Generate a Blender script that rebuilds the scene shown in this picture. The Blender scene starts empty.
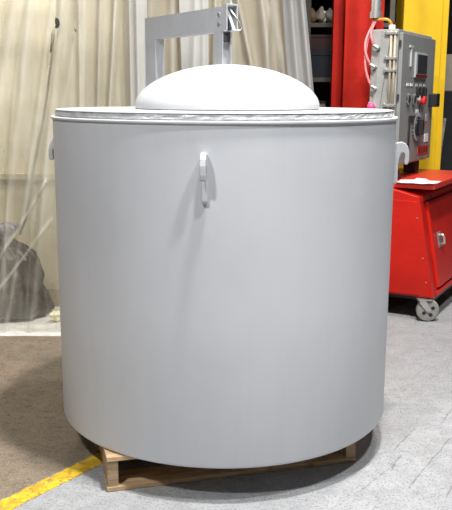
import bpy, bmesh, math, random
from mathutils import Vector, Matrix, noise

PI = math.pi
random.seed(7)
scene = bpy.context.scene
C = scene.collection

# ------------------------------------------------------------------ camera
F_PX = 802.0
CAM_H = 1.473
PITCH = math.atan((255 - 93) / F_PX)
cam_d = bpy.data.cameras.new('camera')
cam_d.sensor_fit = 'VERTICAL'
cam_d.sensor_height = 36.0
cam_d.lens = 36.0 * F_PX / 510.0
cam_d.clip_start = 0.05
cam = bpy.data.objects.new('camera', cam_d)
C.objects.link(cam)
cam.location = (0, 0, CAM_H)
cam.rotation_mode = 'XYZ'
cam.matrix_world = (Matrix.Translation((0, 0, CAM_H)) @ Matrix.Rotation(PI / 2 - PITCH, 4, 'X')
                    @ Matrix.Rotation(math.radians(0.22), 4, 'Z'))
scene.camera = cam

# ------------------------------------------------------------------ world, lamps, exposure
w = bpy.data.worlds.new('hall_ambient')
scene.world = w
w.use_nodes = True
w.node_tree.nodes['Background'].inputs[0].default_value = (0.90, 0.95, 1.0, 1)
w.node_tree.nodes['Background'].inputs[1].default_value = 0.03


def area(name, loc, target, power, size, color=(1, 1, 1), size_y=None):
    d = bpy.data.lights.new(name, 'AREA')
    d.energy = power
    d.color = color
    d.size = size
    if size_y:
        d.shape = 'RECTANGLE'
        d.size_y = size_y
    o = bpy.data.objects.new(name, d)
    C.objects.link(o)
    o.location = loc
    o.rotation_euler = (Vector(target) - Vector(loc)).to_track_quat('-Z', 'Y').to_euler()
    return o


area('overhead_light', (0.54, 2.25, 5.4), (0.54, 2.4, 0.0), 310, 0.36, (1.0, 0.985, 0.97))
area('overhead_light', (-1.9, -0.4, 5.1), (-0.1, 3.0, 0.5), 185, 0.36, (0.97, 0.985, 1.0))
area('overhead_light', (1.7, 1.2, 5.4), (0.6, 3.0, 0.5), 175, 0.30, (0.97, 0.985, 1.0))  # added fill to brighten the right side of the shell
area('overhead_light', (1.7, 4.3, 5.4), (1.6, 4.4, 0.5), 95, 0.30, (1.0, 0.985, 0.97))
area('booth_fill', (-1.9, 5.55, 3.3), (-1.9, 5.7, 0.0), 27, 1.2, (1.0, 0.95, 0.84), 0.3)  # added fill behind the curtains to brighten the booth wall

scene.view_settings.view_transform = 'Standard'
scene.view_settings.look = 'None'
scene.view_settings.gamma = 1.0
scene.view_settings.exposure = 0.05
scene.view_settings.use_curve_mapping = False


# ------------------------------------------------------------------ materials
def new_mat(name):
    m = bpy.data.materials.new(name)
    m.use_nodes = True
    nt = m.node_tree
    b = nt.nodes['Principled BSDF']
    return m, nt, b


class NB:
    """small helper to write node graphs"""
    def __init__(s, nt):
        s.nt = nt

    def n(s, t, **kw):
        nd = s.nt.nodes.new(t)
        for k, v in kw.items():
            setattr(nd, k, v)
        return nd

    def put(s, sock, v):
        if hasattr(v, 'links') or hasattr(v, 'is_linked'):
            s.nt.links.new(v, sock)
        else:
            sock.default_value = v

    def math(s, op, a, b=0.0, c=0.0, clamp=False):
        nd = s.n('ShaderNodeMath', operation=op, use_clamp=clamp)
        s.put(nd.inputs[0], a)
        s.put(nd.inputs[1], b)
        s.put(nd.inputs[2], c)
        return nd.outputs[0]

    def pos(s):
        return s.n('ShaderNodeNewGeometry').outputs['Position']

    def obj(s):
        return s.n('ShaderNodeTexCoord').outputs['Object']

    def map(s, vec, scale=(1, 1, 1), loc=(0, 0, 0), rot=(0, 0, 0)):
        nd = s.n('ShaderNodeMapping')
        s.put(nd.inputs[0], vec)
        nd.inputs['Location'].default_value = loc
        nd.inputs['Rotation'].default_value = rot
        nd.inputs['Scale'].default_value = scale
        return nd.outputs[0]

    def noise(s, vec, scale, detail=3.0, rough=0.55, dist=0.0):
        nd = s.n('ShaderNodeTexNoise')
        s.put(nd.inputs['Vector'], vec)
        nd.inputs['Scale'].default_value = scale
        nd.inputs['Detail'].default_value = detail
        nd.inputs['Roughness'].default_value = rough
        nd.inputs['Distortion'].default_value = dist
        return nd.outputs[0]

    def ramp(s, fac, stops, interp='LINEAR'):
        nd = s.n('ShaderNodeValToRGB')
        nd.color_ramp.interpolation = interp
        e = nd.color_ramp.elements
        while len(e) < len(stops):
            e.new(0.5)
        for el, (p, c) in zip(e, stops):
            el.position = p
            el.color = c if len(c) == 4 else (*c, 1)
        s.put(nd.inputs[0], fac)
        return nd.outputs[0]

    def step(s, v, a, b):
        nd = s.n('ShaderNodeMapRange')
        nd.interpolation_type = 'SMOOTHSTEP'
        s.put(nd.inputs[0], v)
        nd.inputs[1].default_value = a
        nd.inputs[2].default_value = b
        return nd.outputs[0]

    def mix(s, f, a, b, blend='MIX'):
        nd = s.n('ShaderNodeMix', data_type='RGBA', blend_type=blend)
        s.put(nd.inputs[0], f)
        for i, v in ((6, a), (7, b)):
            if isinstance(v, tuple):
                v = v if len(v) == 4 else (*v, 1)
            s.put(nd.inputs[i], v)
        return nd.outputs[2]

    def bump(s, h, strength=0.2, dist=0.01):
        nd = s.n('ShaderNodeBump')
        nd.inputs['Strength'].default_value = strength
        nd.inputs['Distance'].default_value = dist
        s.put(nd.inputs['Height'], h)
        return nd.outputs[0]


def paint(name, col, rough=0.5, metal=0.0, vary=0.12, scale=6.0, bump=0.0, spec=0.5, dirt=None):
    m, nt, b = new_mat(name)
    k = NB(nt)
    o = k.obj()
    nz = k.noise(o, scale, 4, 0.6)
    f = k.step(nz, 0.3, 0.7)
    lo = tuple(c * (1 - vary) for c in col)
    hi = tuple(min(1, c * (1 + vary)) for c in col)
    colr = k.mix(f, lo, hi)
    if dirt:
        d = k.step(k.noise(o, scale * 4.3, 5, 0.7), 0.58, 0.72)
        colr = k.mix(d, colr, dirt)
    nt.links.new(colr, b.inputs['Base Color'])
    b.inputs['Roughness'].default_value = rough
    b.inputs['Metallic'].default_value = metal
    b.inputs['Specular IOR Level'].default_value = spec
    if bump:
        nt.links.new(k.bump(k.noise(o, scale * 12, 4, 0.6), bump, 0.004), b.inputs['Normal'])
    return m


def floor_mat():
    m, nt, b = new_mat('worn_concrete_floor')
    k = NB(nt)
    p = k.pos()
    big = k.noise(p, 1.3, 4, 0.6)
    mid = k.noise(p, 11.0, 6, 0.78)
    fine = k.noise(p, 45.0, 4, 0.7)
    speck = k.noise(p, 120.0, 2, 0.6)
    # pale painted concrete
    grey = k.mix(k.step(mid, 0.3, 0.7), (0.305, 0.308, 0.315), (0.40, 0.403, 0.405))
    grey = k.mix(k.math('MULTIPLY', k.step(big, 0.5, 0.68), 0.5), grey, (0.30, 0.285, 0.26))
    grey = k.mix(k.math('MULTIPLY', k.step(fine, 0.55, 0.68), 0.6), grey, (0.20, 0.196, 0.19))
    patch = k.math('MULTIPLY', k.step(k.noise(p, 3.3, 3, 0.5), 0.48, 0.62), k.step(k.noise(p, 24.0, 3, 0.7), 0.56, 0.68))
    grey = k.mix(k.math('MULTIPLY', patch, 0.75), grey, (0.22, 0.21, 0.19))
    grey = k.mix(k.math('MULTIPLY', k.step(speck, 0.56, 0.64), 0.75), grey, (0.16, 0.15, 0.14))
    # scratches
    for (ax, ay), (bx, by), wd in SCR:
        wd = wd * 1.3
        dx, dy = bx - ax, by - ay
        ln = math.hypot(dx, dy)
        ang = math.atan2(dy, dx)
        mp = k.n('ShaderNodeMapping', vector_type='TEXTURE')
        nt.links.new(p, mp.inputs[0])
        mp.inputs['Location'].default_value = ((ax + bx) / 2, (ay + by) / 2, 0)
        mp.inputs['Rotation'].default_value = (0, 0, ang)
        sp = k.n('ShaderNodeSeparateXYZ')
        nt.links.new(mp.outputs[0], sp.inputs[0])
        wob = k.math('MULTIPLY_ADD', k.noise(p, 9.0, 2), 0.02, -0.01)
        yy = k.math('ABSOLUTE', k.math('ADD', sp.outputs[1], wob))
        a = k.step(yy, wd, wd * 0.2)
        c = k.step(k.math('ABSOLUTE', sp.outputs[0]), ln / 2, ln / 2 * 0.85)
        br = k.step(k.noise(p, 30.0, 3), 0.34, 0.5)
        f = k.math('MULTIPLY', k.math('MULTIPLY', a, c), k.math('MULTIPLY', br, 0.55))
        grey = k.mix(f, grey, (0.11, 0.105, 0.10))
    # brown unpainted concrete
    br = k.mix(k.step(mid, 0.3, 0.72), (0.125, 0.09, 0.06), (0.33, 0.25, 0.18))
    br = k.mix(k.step(fine, 0.35, 0.7), br, (0.22, 0.178, 0.13))
    br = k.mix(k.math('MULTIPLY', k.step(speck, 0.50, 0.64), 0.5), br, (0.42, 0.345, 0.26))
    br = k.mix(k.math('MULTIPLY', k.step(k.noise(p, 28.0, 3, .6), 0.55, 0.7), 0.6), br, (0.085, 0.07, 0.05))
    br = k.mix(k.math('MULTIPLY', k.step(big, 0.45, 0.66), 0.5), br, (0.155, 0.145, 0.105))
    sp = k.n('ShaderNodeSeparateXYZ')
    nt.links.new(p, sp.inputs[0])
    d = k.math('ADD', k.math('MULTIPLY', k.math('ADD', sp.outputs[0], 0.67), 0.805),
               k.math('MULTIPLY', k.math('SUBTRACT', sp.outputs[1], 2.917), -0.593))
    d = k.math('ADD', d, k.math('MULTIPLY_ADD', fine, 0.06, -0.03))
    side = k.step(d, -0.02, 0.02)
    col = k.mix(side, br, grey)
    nt.links.new(col, b.inputs['Base Color'])
    rg = k.math('MULTIPLY_ADD', mid, 0.35, 0.42)
    nt.links.new(rg, b.inputs['Roughness'])
    b.inputs['Specular IOR Level'].default_value = 0.35
    nt.links.new(k.bump(k.math('ADD', fine, speck), 0.25, 0.004), b.inputs['Normal'])
    return m


SCR = [((0.993, 3.298), (0.689, 2.80), .004), ((0.855, 3.384), (0.707, 3.147), .004),
       ((0.739, 3.118), (0.658, 2.964), .005), ((0.634, 2.964), (0.505, 2.784), .003),
       ((1.15, 3.75), (0.98, 3.42), .003), ((0.90, 2.9), (0.80, 2.70), .004), ((0.80, 3.36), (0.70, 3.36), .003)]


def line_mat():
    m, nt, b = new_mat('worn_yellow_floor_paint')
    k = NB(nt)
    p = k.pos()
    f = k.step(k.noise(p, 12.0, 5, 0.75), 0.40, 0.56)
    col = k.mix(f, (0.52, 0.31, 0.02), (0.80, 0.52, 0.025))
    chips = k.step(k.noise(p, 42.0, 5, 0.7), 0.54, 0.62)
    col = k.mix(k.math('MULTIPLY', chips, 0.7), col, (0.17, 0.14, 0.09))
    nt.links.new(col, b.inputs['Base Color'])
    b.inputs['Roughness'].default_value = 0.6
    # chipped edge shows the concrete
    o = k.obj()
    sp = k.n('ShaderNodeSeparateXYZ')
    nt.links.new(o, sp.inputs[0])
    e = k.math('ADD', k.math('ABSOLUTE', sp.outputs[1]), k.math('MULTIPLY', k.noise(p, 38.0, 4, 0.7), 0.035))
    al = k.step(e, 0.062, 0.055)
    nt.links.new(al, b.inputs['Alpha'])
    return m


def furnace_mat():
    m, nt, b = new_mat('grey_furnace_paint')
    k = NB(nt)
    o = k.obj()
    big = k.noise(k.map(o, (1, 1, 0.7)), 2.0, 4, 0.55)
    col = k.mix(k.step(big, 0.3, 0.7), (0.545, 0.555, 0.580), (0.600, 0.609, 0.630))
    streak = k.noise(k.map(o, (9, 9, 0.5)), 2.0, 4, 0.6)
    col = k.mix(k.math('MULTIPLY', k.step(streak, 0.45, 0.75), 0.2), col, (0.50, 0.51, 0.54))
    blot = k.noise(o, 9.0, 5, 0.6)
    col = k.mix(k.math('MULTIPLY', k.step(blot, 0.6, 0.75), 0.25), col, (0.63, 0.638, 0.65))
    nt.links.new(col, b.inputs['Base Color'])
    b.inputs['Roughness'].default_value = 0.48
    b.inputs['Specular IOR Level'].default_value = 0.4
    nt.links.new(k.bump(k.noise(o, 70.0, 4, 0.6), 0.05, 0.003), b.inputs['Normal'])
    return m


def wood_mat(name, a, c):
    m, nt, b = new_mat(name)
    k = NB(nt)
    o = k.obj()
    g = k.noise(k.map(o, (1.2, 14, 14)), 4.0, 4, 0.6, 0.6)
    col = k.mix(k.step(g, 0.3, 0.7), a, c)
    st = k.step(k.noise(o, 9.0, 4, 0.6), 0.56, 0.72)
    col = k.mix(k.math('MULTIPLY', st, 0.5), col, tuple(x * 0.45 for x in a))
    nt.links.new(col, b.inputs['Base Color'])
    b.inputs['Roughness'].default_value = 0.8
    nt.links.new(k.bump(g, 0.3, 0.003), b.inputs['Normal'])
    return m


def plastic_mat(name, tint, haze0, haze1, seed=0.0, streak=1.0):
    """milky translucent sheet: part clear, part scattering, a little gloss; creases are stress-whitened"""
    m, nt, b = new_mat(name)
    k = NB(nt)
    o = k.map(k.obj(), (1, 1, 1), (seed, seed * 1.7, 0))
    st = k.noise(k.map(o, (streak * 4, 1, 0.3)), 3.0, 2, 0.5)
    bl = k.noise(o, 2.2, 3, 0.5)
    fac = k.math('ADD', k.math('MULTIPLY', st, 0.6), k.math('MULTIPLY', bl, 0.4))
    f = k.step(fac, 0.34, 0.66)
    haze = k.math('MULTIPLY_ADD', f, haze1 - haze0, haze0)
    sz = k.n('ShaderNodeSeparateXYZ')
    nt.links.new(k.obj(), sz.inputs[0])
    haze = k.math('MULTIPLY_ADD', k.step(sz.outputs[2], 0.45, 1.3), 0.22, haze)
    at = k.n('ShaderNodeAttribute', attribute_name='crease')
    cr = at.outputs['Fac']
    haze = k.math('MULTIPLY_ADD', cr, 0.45, haze, clamp=True)
    dif = k.n('ShaderNodeBsdfDiffuse')
    tr = k.n('ShaderNodeBsdfTranslucent')
    colr = k.mix(k.step(bl, 0.3, 0.7), tuple(c * 0.9 for c in tint), tuple(min(1, c * 1.06) for c in tint))
    colr = k.mix(k.math('MULTIPLY', cr, 0.6), colr, (0.80, 0.79, 0.76))
    nt.links.new(colr, dif.inputs[0])
    nt.links.new(colr, tr.inputs[0])
    ms = k.n('ShaderNodeMixShader')
    ms.inputs[0].default_value = 0.30
    nt.links.new(dif.outputs[0], ms.inputs[1])
    nt.links.new(tr.outputs[0], ms.inputs[2])
    gl = k.n('ShaderNodeBsdfGlossy')
    gl.inputs['Roughness'].default_value = 0.25
    gl.inputs['Color'].default_value = (0.9, 0.9, 0.9, 1)
    m2 = k.n('ShaderNodeMixShader')
    m2.inputs[0].default_value = 0.08
    nt.links.new(ms.outputs[0], m2.inputs[1])
    nt.links.new(gl.outputs[0], m2.inputs[2])
    tp = k.n('ShaderNodeBsdfTransparent')
    tp.inputs[0].default_value = (0.97, 0.96, 0.93, 1)
    m3 = k.n('ShaderNodeMixShader')
    nt.links.new(haze, m3.inputs[0])
    nt.links.new(tp.outputs[0], m3.inputs[1])
    nt.links.new(m2.outputs[0], m3.inputs[2])
    nt.links.new(m3.outputs[0], nt.nodes['Material Output'].inputs[0])
    return m


M = {}
M['floor'] = floor_mat()
M['line'] = line_mat()
M['furnace'] = furnace_mat()
M['lid'] = paint('white_lid_paint', (0.52, 0.525, 0.535), 0.5, vary=0.03, scale=4, bump=0.05)
M['flange'] = paint('pale_flange_paint', (0.54, 0.545, 0.555), 0.5, vary=0.06, scale=8, bump=0.1)
M['castable'] = paint('rough_castable_rim', (0.50, 0.50, 0.50), 0.85, vary=0.18, scale=22, bump=0.7, dirt=(0.30, 0.30, 0.30))
M['arm'] = paint('grey_arm_paint', (0.43, 0.435, 0.45), 0.45, vary=0.06, scale=8)
M['arm_in'] = paint('arm_inner_metal', (0.50, 0.50, 0.50), 0.4, vary=0.1, scale=8)
M['hook'] = paint('hook_grey_paint', (0.50, 0.505, 0.515), 0.42, vary=0.06, scale=14)
M['zinc'] = paint('zinc_metal', (0.62, 0.62, 0.60), 0.35, 0.8, vary=0.1, scale=20)
M['wood'] = wood_mat('pallet_pine', (0.40, 0.25, 0.12), (0.62, 0.44, 0.26))
M['wood2'] = wood_mat('pallet_pine_weathered', (0.26, 0.17, 0.09), (0.42, 0.30, 0.18))
M['red'] = paint('red_enamel', (0.52, 0.014, 0.008), 0.38, vary=0.08, scale=5, bump=0.02, spec=0.3, dirt=(0.40, 0.012, 0.008))
M['red_lid'] = paint('red_lid_enamel', (0.62, 0.04, 0.022), 0.4, vary=0.06, scale=6)
M['red_steel'] = paint('red_steel_paint', (0.44, 0.014, 0.006), 0.55, vary=0.14, scale=4, bump=0.05, spec=0.2, dirt=(0.30, 0.012, 0.008))
M['yellow'] = paint('yellow_steel_paint', (0.76, 0.48, 0.008), 0.45, vary=0.06, scale=4, bump=0.04)
M['panel'] = paint('panel_grey', (0.25, 0.25, 0.24), 0.45, vary=0.05, scale=6)
M['panel_lt'] = paint('panel_side_grey', (0.33, 0.33, 0.31), 0.5, vary=0.12, scale=7)
M['black'] = paint('black_plastic', (0.018, 0.018, 0.02), 0.4, vary=0.2, scale=9)
M['dark'] = paint('dark_steel', (0.035, 0.032, 0.03), 0.6, vary=0.3, scale=8)
M['screen'] = paint('screen_glass', (0.035, 0.04, 0.042), 0.2, vary=0.2, scale=9)
M['bezel'] = paint('screen_bezel', (0.42, 0.43, 0.43), 0.4, vary=0.05)
M['white'] = paint('white_print', (0.78, 0.77, 0.75), 0.6, vary=0.04)
M['redlab'] = paint('red_label', (0.50, 0.05, 0.025), 0.5, vary=0.08, scale=20)
M['redprint'] = paint('red_label_print', (0.14, 0.015, 0.01), 0.5, vary=0.08, scale=20)
M['redknob'] = paint('red_button', (0.70, 0.03, 0.03), 0.3, vary=0.05)
M['pink'] = paint('pink_hose', (0.68, 0.20, 0.20), 0.35, vary=0.1, scale=12)
M['magenta'] = paint('magenta_knob', (0.75, 0.09, 0.25), 0.35, vary=0.1, scale=12)
M['orange'] = paint('orange_hose', (0.72, 0.32, 0.05), 0.4, vary=0.1, scale=12)
M['brass'] = paint('tan_tube', (0.46, 0.38, 0.28), 0.4, vary=0.15, scale=9)
M['rubber'] = paint('worn_wheel', (0.30, 0.29, 0.26), 0.65, vary=0.2, scale=20)
M['hub'] = paint('wheel_disc', (0.36, 0.35, 0.32), 0.5, 0.3, vary=0.15, scale=20)
M['paper'] = paint('paper', (0.82, 0.81, 0.79), 0.7, vary=0.05, scale=10)
M['booth'] = paint('cream_booth_wall', (0.68, 0.62, 0.45), 0.75, vary=0.10, scale=1.6)
M['booth_trim'] = paint('booth_rail', (0.50, 0.44, 0.30), 0.7, vary=0.12, scale=5)
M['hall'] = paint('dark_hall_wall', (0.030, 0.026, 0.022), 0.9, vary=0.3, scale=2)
M['bag'] = paint('black_bag_film', (0.018, 0.016, 0.016), 0.24, vary=0.3, scale=8, bump=0.6)
M['bagtie'] = paint('grey_bag_knot', (0.20, 0.20, 0.24), 0.4, vary=0.3, scale=18)
M['floorsheet'] = paint('white_floor_sheet', (0.66, 0.65, 0.62), 0.45, vary=0.12, scale=12, bump=0.3)
M['cream_crumple'] = paint('cream_crumpled_paper', (0.72, 0.67, 0.46), 0.7, vary=0.12, scale=9)
M['cordc'] = paint('cord_jacket', (0.07, 0.065, 0.055), 0.6, vary=0.2, scale=12)
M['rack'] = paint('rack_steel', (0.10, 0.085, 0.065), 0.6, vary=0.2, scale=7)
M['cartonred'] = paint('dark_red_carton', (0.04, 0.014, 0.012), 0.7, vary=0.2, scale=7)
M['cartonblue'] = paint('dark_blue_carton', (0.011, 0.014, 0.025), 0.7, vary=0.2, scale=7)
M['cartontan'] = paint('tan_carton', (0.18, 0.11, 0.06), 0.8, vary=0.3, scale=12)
M['rag'] = paint('pale_rag', (0.28, 0.25, 0.21), 0.85, vary=0.3, scale=16)
M['beige'] = paint('beige_panel', (0.36, 0.32, 0.25), 0.7, vary=0.12, scale=4)
M['film_a'] = plastic_mat('milky_film_cream', (0.74, 0.70, 0.58), 0.10, 0.36, 0.0)
M['film_b'] = plastic_mat('milky_film_tan', (0.55, 0.51, 0.41), 0.50, 0.82, 3.1)
M['film_c'] = plastic_mat('milky_film_brown', (0.42, 0.375, 0.29), 0.72, 0.95, 5.7)
M['film_d'] = plastic_mat('milky_film_grey', (0.33, 0.325, 0.32), 0.82, 0.97, 8.3)
M['film_s'] = plastic_mat('milky_film_white', (0.60, 0.59, 0.56), 0.70, 0.92, 9.9)


# ------------------------------------------------------------------ mesh helpers
def ob(name, bm, mat, parent=None, smooth=False, bevel=0.0, auto=False):
    bmesh.ops.recalc_face_normals(bm, faces=bm.faces)
    me = bpy.data.meshes.new(name)
    bm.to_mesh(me)
    bm.free()
    if smooth:
        for p in me.polygons:
            p.use_smooth = True
    o = bpy.data.objects.new(name, me)
    C.objects.link(o)
    if mat:
        me.materials.append(M[mat] if isinstance(mat, str) else mat)
    if parent:
        o.parent = parent
    if bevel:
        md = o.modifiers.new('bevel', 'BEVEL')
        md.width = bevel
        md.segments = 2
        md.limit_method = 'ANGLE'
        md.angle_limit = math.radians(40)
    if auto:
        es = o.modifiers.new('split', 'EDGE_SPLIT')
        es.split_angle = math.radians(38)
    return o


def tag(o, label, cat, group=None, kind=None):
    o['label'] = label
    if cat:
        o['category'] = cat
    if group:
        o['group'] = group
    if kind:
        o['kind'] = kind
    return o


def thing(name, label, cat, loc=(0, 0, 0), rotz=0.0, group=None):
    o = bpy.data.objects.new(name, None)
    C.objects.link(o)
    o.empty_display_size = 0.1
    o.location = loc
    o.rotation_euler = (0, 0, rotz)
    return tag(o, label, cat, group)


def box(bm, x0, x1, y0, y1, z0, z1):
    vs = [bm.verts.new((x, y, z)) for x in (x0, x1) for y in (y0, y1) for z in (z0, z1)]
    for f in ((0, 1, 3, 2), (4, 6, 7, 5), (0, 4, 5, 1), (2, 3, 7, 6), (0, 2, 6, 4), (1, 5, 7, 3)):
        bm.faces.new([vs[i] for i in f])
    return vs


def hexa(bm, pts):
    """8 points in the order of box()"""
    vs = [bm.verts.new(p) for p in pts]
    for f in ((0, 1, 3, 2), (4, 6, 7, 5), (0, 4, 5, 1), (2, 3, 7, 6), (0, 2, 6, 4), (1, 5, 7, 3)):
        bm.faces.new([vs[i] for i in f])


def lathe(bm, prof, seg=64, cx=0, cy=0, close=True):
    rings = []
    for r, z in prof:
        if r < 1e-6:
            rings.append([bm.verts.new((cx, cy, z))])
        else:
            rings.append([bm.verts.new((cx + r * math.cos(2 * PI * i / seg), cy + r * math.sin(2 * PI * i / seg), z))
                          for i in range(seg)])
    for a, b in zip(rings[:-1], rings[1:]):
        for i in range(seg):
            j = (i + 1) % seg
            if len(a) == 1 and len(b) == 1:
                continue
            if len(a) == 1:
                bm.faces.new((a[0], b[i], b[j]))
            elif len(b) == 1:
                bm.faces.new((a[i], a[j], b[0]))
            else:
                bm.faces.new((a[i], a[j], b[j], b[i]))


def tube(bm, pts, r, seg=10, cap=True):
    pts = [Vector(p) for p in pts]
    rs = r if isinstance(r, (list, tuple)) else [r] * len(pts)
    rings = []
    up = None
    for i, p in enumerate(pts):
        a = pts[max(i - 1, 0)]
        b = pts[min(i + 1, len(pts) - 1)]
        t = (b - a).normalized()
        if up is None:
            up = Vector((0, 0, 1)) if abs(t.z) < 0.9 else Vector((1, 0, 0))
        x = t.cross(up)
        if x.length < 1e-5:
            x = t.cross(Vector((0, 1, 0)))
        x.normalize()
        y = x.cross(t).normalized()
        up = y
        rings.append([bm.verts.new(p + (x * math.cos(2 * PI * k / seg) + y * math.sin(2 * PI * k / seg)) * rs[i])
                      for k in range(seg)])
    for a, b in zip(rings[:-1], rings[1:]):
        for k in range(seg):
            bm.faces.new((a[k], a[(k + 1) % seg], b[(k + 1) % seg], b[k]))
    if cap:
        bm.faces.new(rings[0][::-1])
        bm.faces.new(rings[-1])


def bez(p0, p1, p2, p3, n=16):
    p0, p1, p2, p3 = map(Vector, (p0, p1, p2, p3))
    out = []
    for i in range(n + 1):
        t = i / n
        out.append(p0 * (1 - t) ** 3 + p1 * 3 * t * (1 - t) ** 2 + p2 * 3 * t * t * (1 - t) + p3 * t ** 3)
    return out


def prism(bm, poly, f):
    """poly: 2-D outline; f(a, b, side) -> 3-D point, side 0/1"""
    A = [bm.verts.new(f(a, b, 0)) for a, b in poly]
    B = [bm.verts.new(f(a, b, 1)) for a, b in poly]
    bm.faces.new(A)
    bm.faces.new(B[::-1])
    n = len(poly)
    for i in range(n):
        j = (i + 1) % n
        bm.faces.new((A[i], A[j], B[j], B[i]))


def bxo(name, dims, mat, parent=None, bevel=0.0):
    bm = bmesh.new()
    box(bm, *dims)
    return ob(name, bm, mat, parent, bevel=bevel)


def disc(bm, c, n, r, h, seg=20):
    """short cylinder from c along n"""
    n = Vector(n).normalized()
    tube(bm, [Vector(c), Vector(c) + n * h], r, seg)


# ------------------------------------------------------------------ the setting
bm = bmesh.new()
box(bm, -5, 5, -1.5, 10, -0.1, 0.0)
fl = ob('floor', bm, 'floor')
fl['kind'] = 'structure'

o = bxo('wall_back', (0.55, 5.0, 9.6, 9.7, 0, 4.2), 'hall')
o['kind'] = 'structure'
o = bxo('wall_booth', (-4.0, 0.55, 5.95, 6.03, 0, 3.0), 'booth')
o['kind'] = 'structure'
o['label'] = 'cream wall seen through the hanging plastic'
o = bxo('wall_divider', (0.55, 0.60, 5.95, 9.6, 0, 3.6), 'hall')
o['kind'] = 'structure'
o = bxo('trim_1', (-4.0, 0.54, 5.88, 5.95, 0.845, 0.885), 'booth_trim')
o['kind'] = 'structure'
o['label'] = 'beige ledge rail along the booth wall'
o = bxo('ceiling', (0.45, 4.6, 6.4, 9.6, 3.6, 3.7), 'hall')
o['kind'] = 'structure'

# yellow painted line
bm = bmesh.new()
L0, L1 = Vector((-1.417, 1.835, 0)), Vector((0.335, 4.215, 0))
ln = (L1 - L0).length
box(bm, -ln / 2, ln / 2, -0.045, 0.045, 0.0003, 0.0016)
o = ob('floor_line', bm, 'line')
o.location = (L0 + L1) / 2
o.rotation_euler = (0, 0, math.atan2(L1.y - L0.y, L1.x - L0.x))
tag(o, 'worn yellow painted line running across the floor under the furnace', 'floor marking')

# ------------------------------------------------------------------ furnace
FX, FY, ZB = -0.008, 3.383, 0.14
R = 0.70
ZF = 1.371   # underside of the flange
fur = thing('crucible_furnace', 'large grey cylindrical furnace with white domed lid standing on a pallet', 'furnace', (FX, FY, ZB))


def zz(z):
    return z - ZB


bm = bmesh.new()
lathe(bm, [(0, 0), (R - 0.02, 0), (R - 0.006, 0.002), (R - 0.0015, 0.007), (R, 0.014), (R, zz(0.7)), (R, zz(ZF)), (R - 0.05, zz(ZF)), (0, zz(ZF))], 160)
ob('shell', bm, 'furnace', fur, smooth=True, auto=True)
bm = bmesh.new()
lathe(bm, [(0, zz(ZF)), (R + 0.004, zz(ZF)), (R + 0.007, zz(ZF) + 0.003), (R + 0.007, zz(ZF) + 0.008), (R + 0.004, zz(ZF) + 0.011), (0, zz(ZF) + 0.011)], 160)
ob('rim_flange', bm, 'flange', fur, smooth=True, auto=True)
# top ring with a slightly ragged cast edge
bm = bmesh.new()
seg = 200
rings = []
for (r, z, ja) in [(0, ZF + 0.011, 0), (R - 0.014, ZF + 0.011, .001), (R - 0.010, ZF + 0.016, .003), (R - 0.012, ZF + 0.024, .0035),
                   (R - 0.012, ZF + 0.030, .002), (R - 0.018, ZF + 0.034, .001), (0.42, ZF + 0.034, 0), (0, ZF + 0.034, 0)]:
    if r == 0:
        rings.append([bm.verts.new((0, 0, zz(z)))])
    else:
        ring = []
        for i in range(seg):
            a = 2 * PI * i / seg
            j = ja * (noise.noise(Vector((a * 28, z * 300, 0))) + 0.6 * noise.noise(Vector((a * 70, z * 500, 4))))
            ring.append(bm.verts.new(((r + j) * math.cos(a), (r + j) * math.sin(a), zz(z) + j * 0.4)))
        rings.append(ring)
for a, b in zip(rings[:-1], rings[1:]):
    for i in range(seg):
        j = (i + 1) % seg
        if len(a) == 1:
            bm.faces.new((a[0], b[i], b[j]))
        elif len(b) == 1:
            bm.faces.new((a[i], a[j], b[0]))
        else:
            bm.faces.new((a[i], a[j], b[j], b[i]))
ob('top_ring', bm, 'castable', fur)
# flat top sheet lying inside the ring
ZT = ZF + 0.034
bm = bmesh.new()
lathe(bm, [(0, zz(ZT)), (R - 0.011, zz(ZT)), (R - 0.012, zz(ZT) + 0.003), (0, zz(ZT) + 0.003)], 128)
ob('top_plate', bm, 'lid', fur, smooth=True, auto=True)
# domed lid
DR, DH = 0.380, 0.183
prof = [(0, zz(ZT) + 0.004), (DR - 0.004, zz(ZT) + 0.004), (DR, zz(ZT) + 0.007), (DR, zz(ZT) + 0.018)]
n = 26
for i in range(1, n + 1):
    t = i / n
    r = math.cos(t * PI / 2) ** 0.95
    h = max(0.0, 1 - r ** 1.95) ** 0.55
    prof.append((DR * r if i < n else 0, zz(ZT) + 0.018 + (DH - 0.018) * h))
bm = bmesh.new()
lathe(bm, prof, 128, 0.011, 0)
lid = ob('lid', bm, 'lid', fur, smooth=True, auto=True)
lid['label'] = 'white domed lid'
bm = bmesh.new()
lathe(bm, [(DR - 0.012, zz(ZT) + 0.0005), (DR - 0.002, zz(ZT) + 0.0005), (DR - 0.002, zz(ZT) + 0.0055), (DR - 0.012, zz(ZT) + 0.0055)], 96, 0.011, 0)
ob('lid_gap_shade', bm, 'dark', lid)  # dark ring stands in for the shaded gap under the lid

# lifting hooks round the shell


def hook_mesh():
    # outline in (radial outwards, z up), radial 0 = shell surface
    poly = [(-0.004, 0.0), (0.016, 0.0), (0.022, 0.006), (0.022, 0.082), (0.026, 0.105), (0.034, 0.124), (0.043, 0.128),
            (0.050, 0.122), (0.052, 0.110), (0.050, 0.088), (0.053, 0.080), (0.063, 0.078), (0.071, 0.083), (0.074, 0.100), (0.073, 0.130),
            (0.066, 0.152), (0.054, 0.166), (0.036, 0.172), (0.018, 0.170), (-0.004, 0.164)]
    bm = bmesh.new()
    th = 0.0105
    prism(bm, poly, lambda a, b, s: (a * 0.84, (-th, th)[s], b))
    return bm


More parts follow.
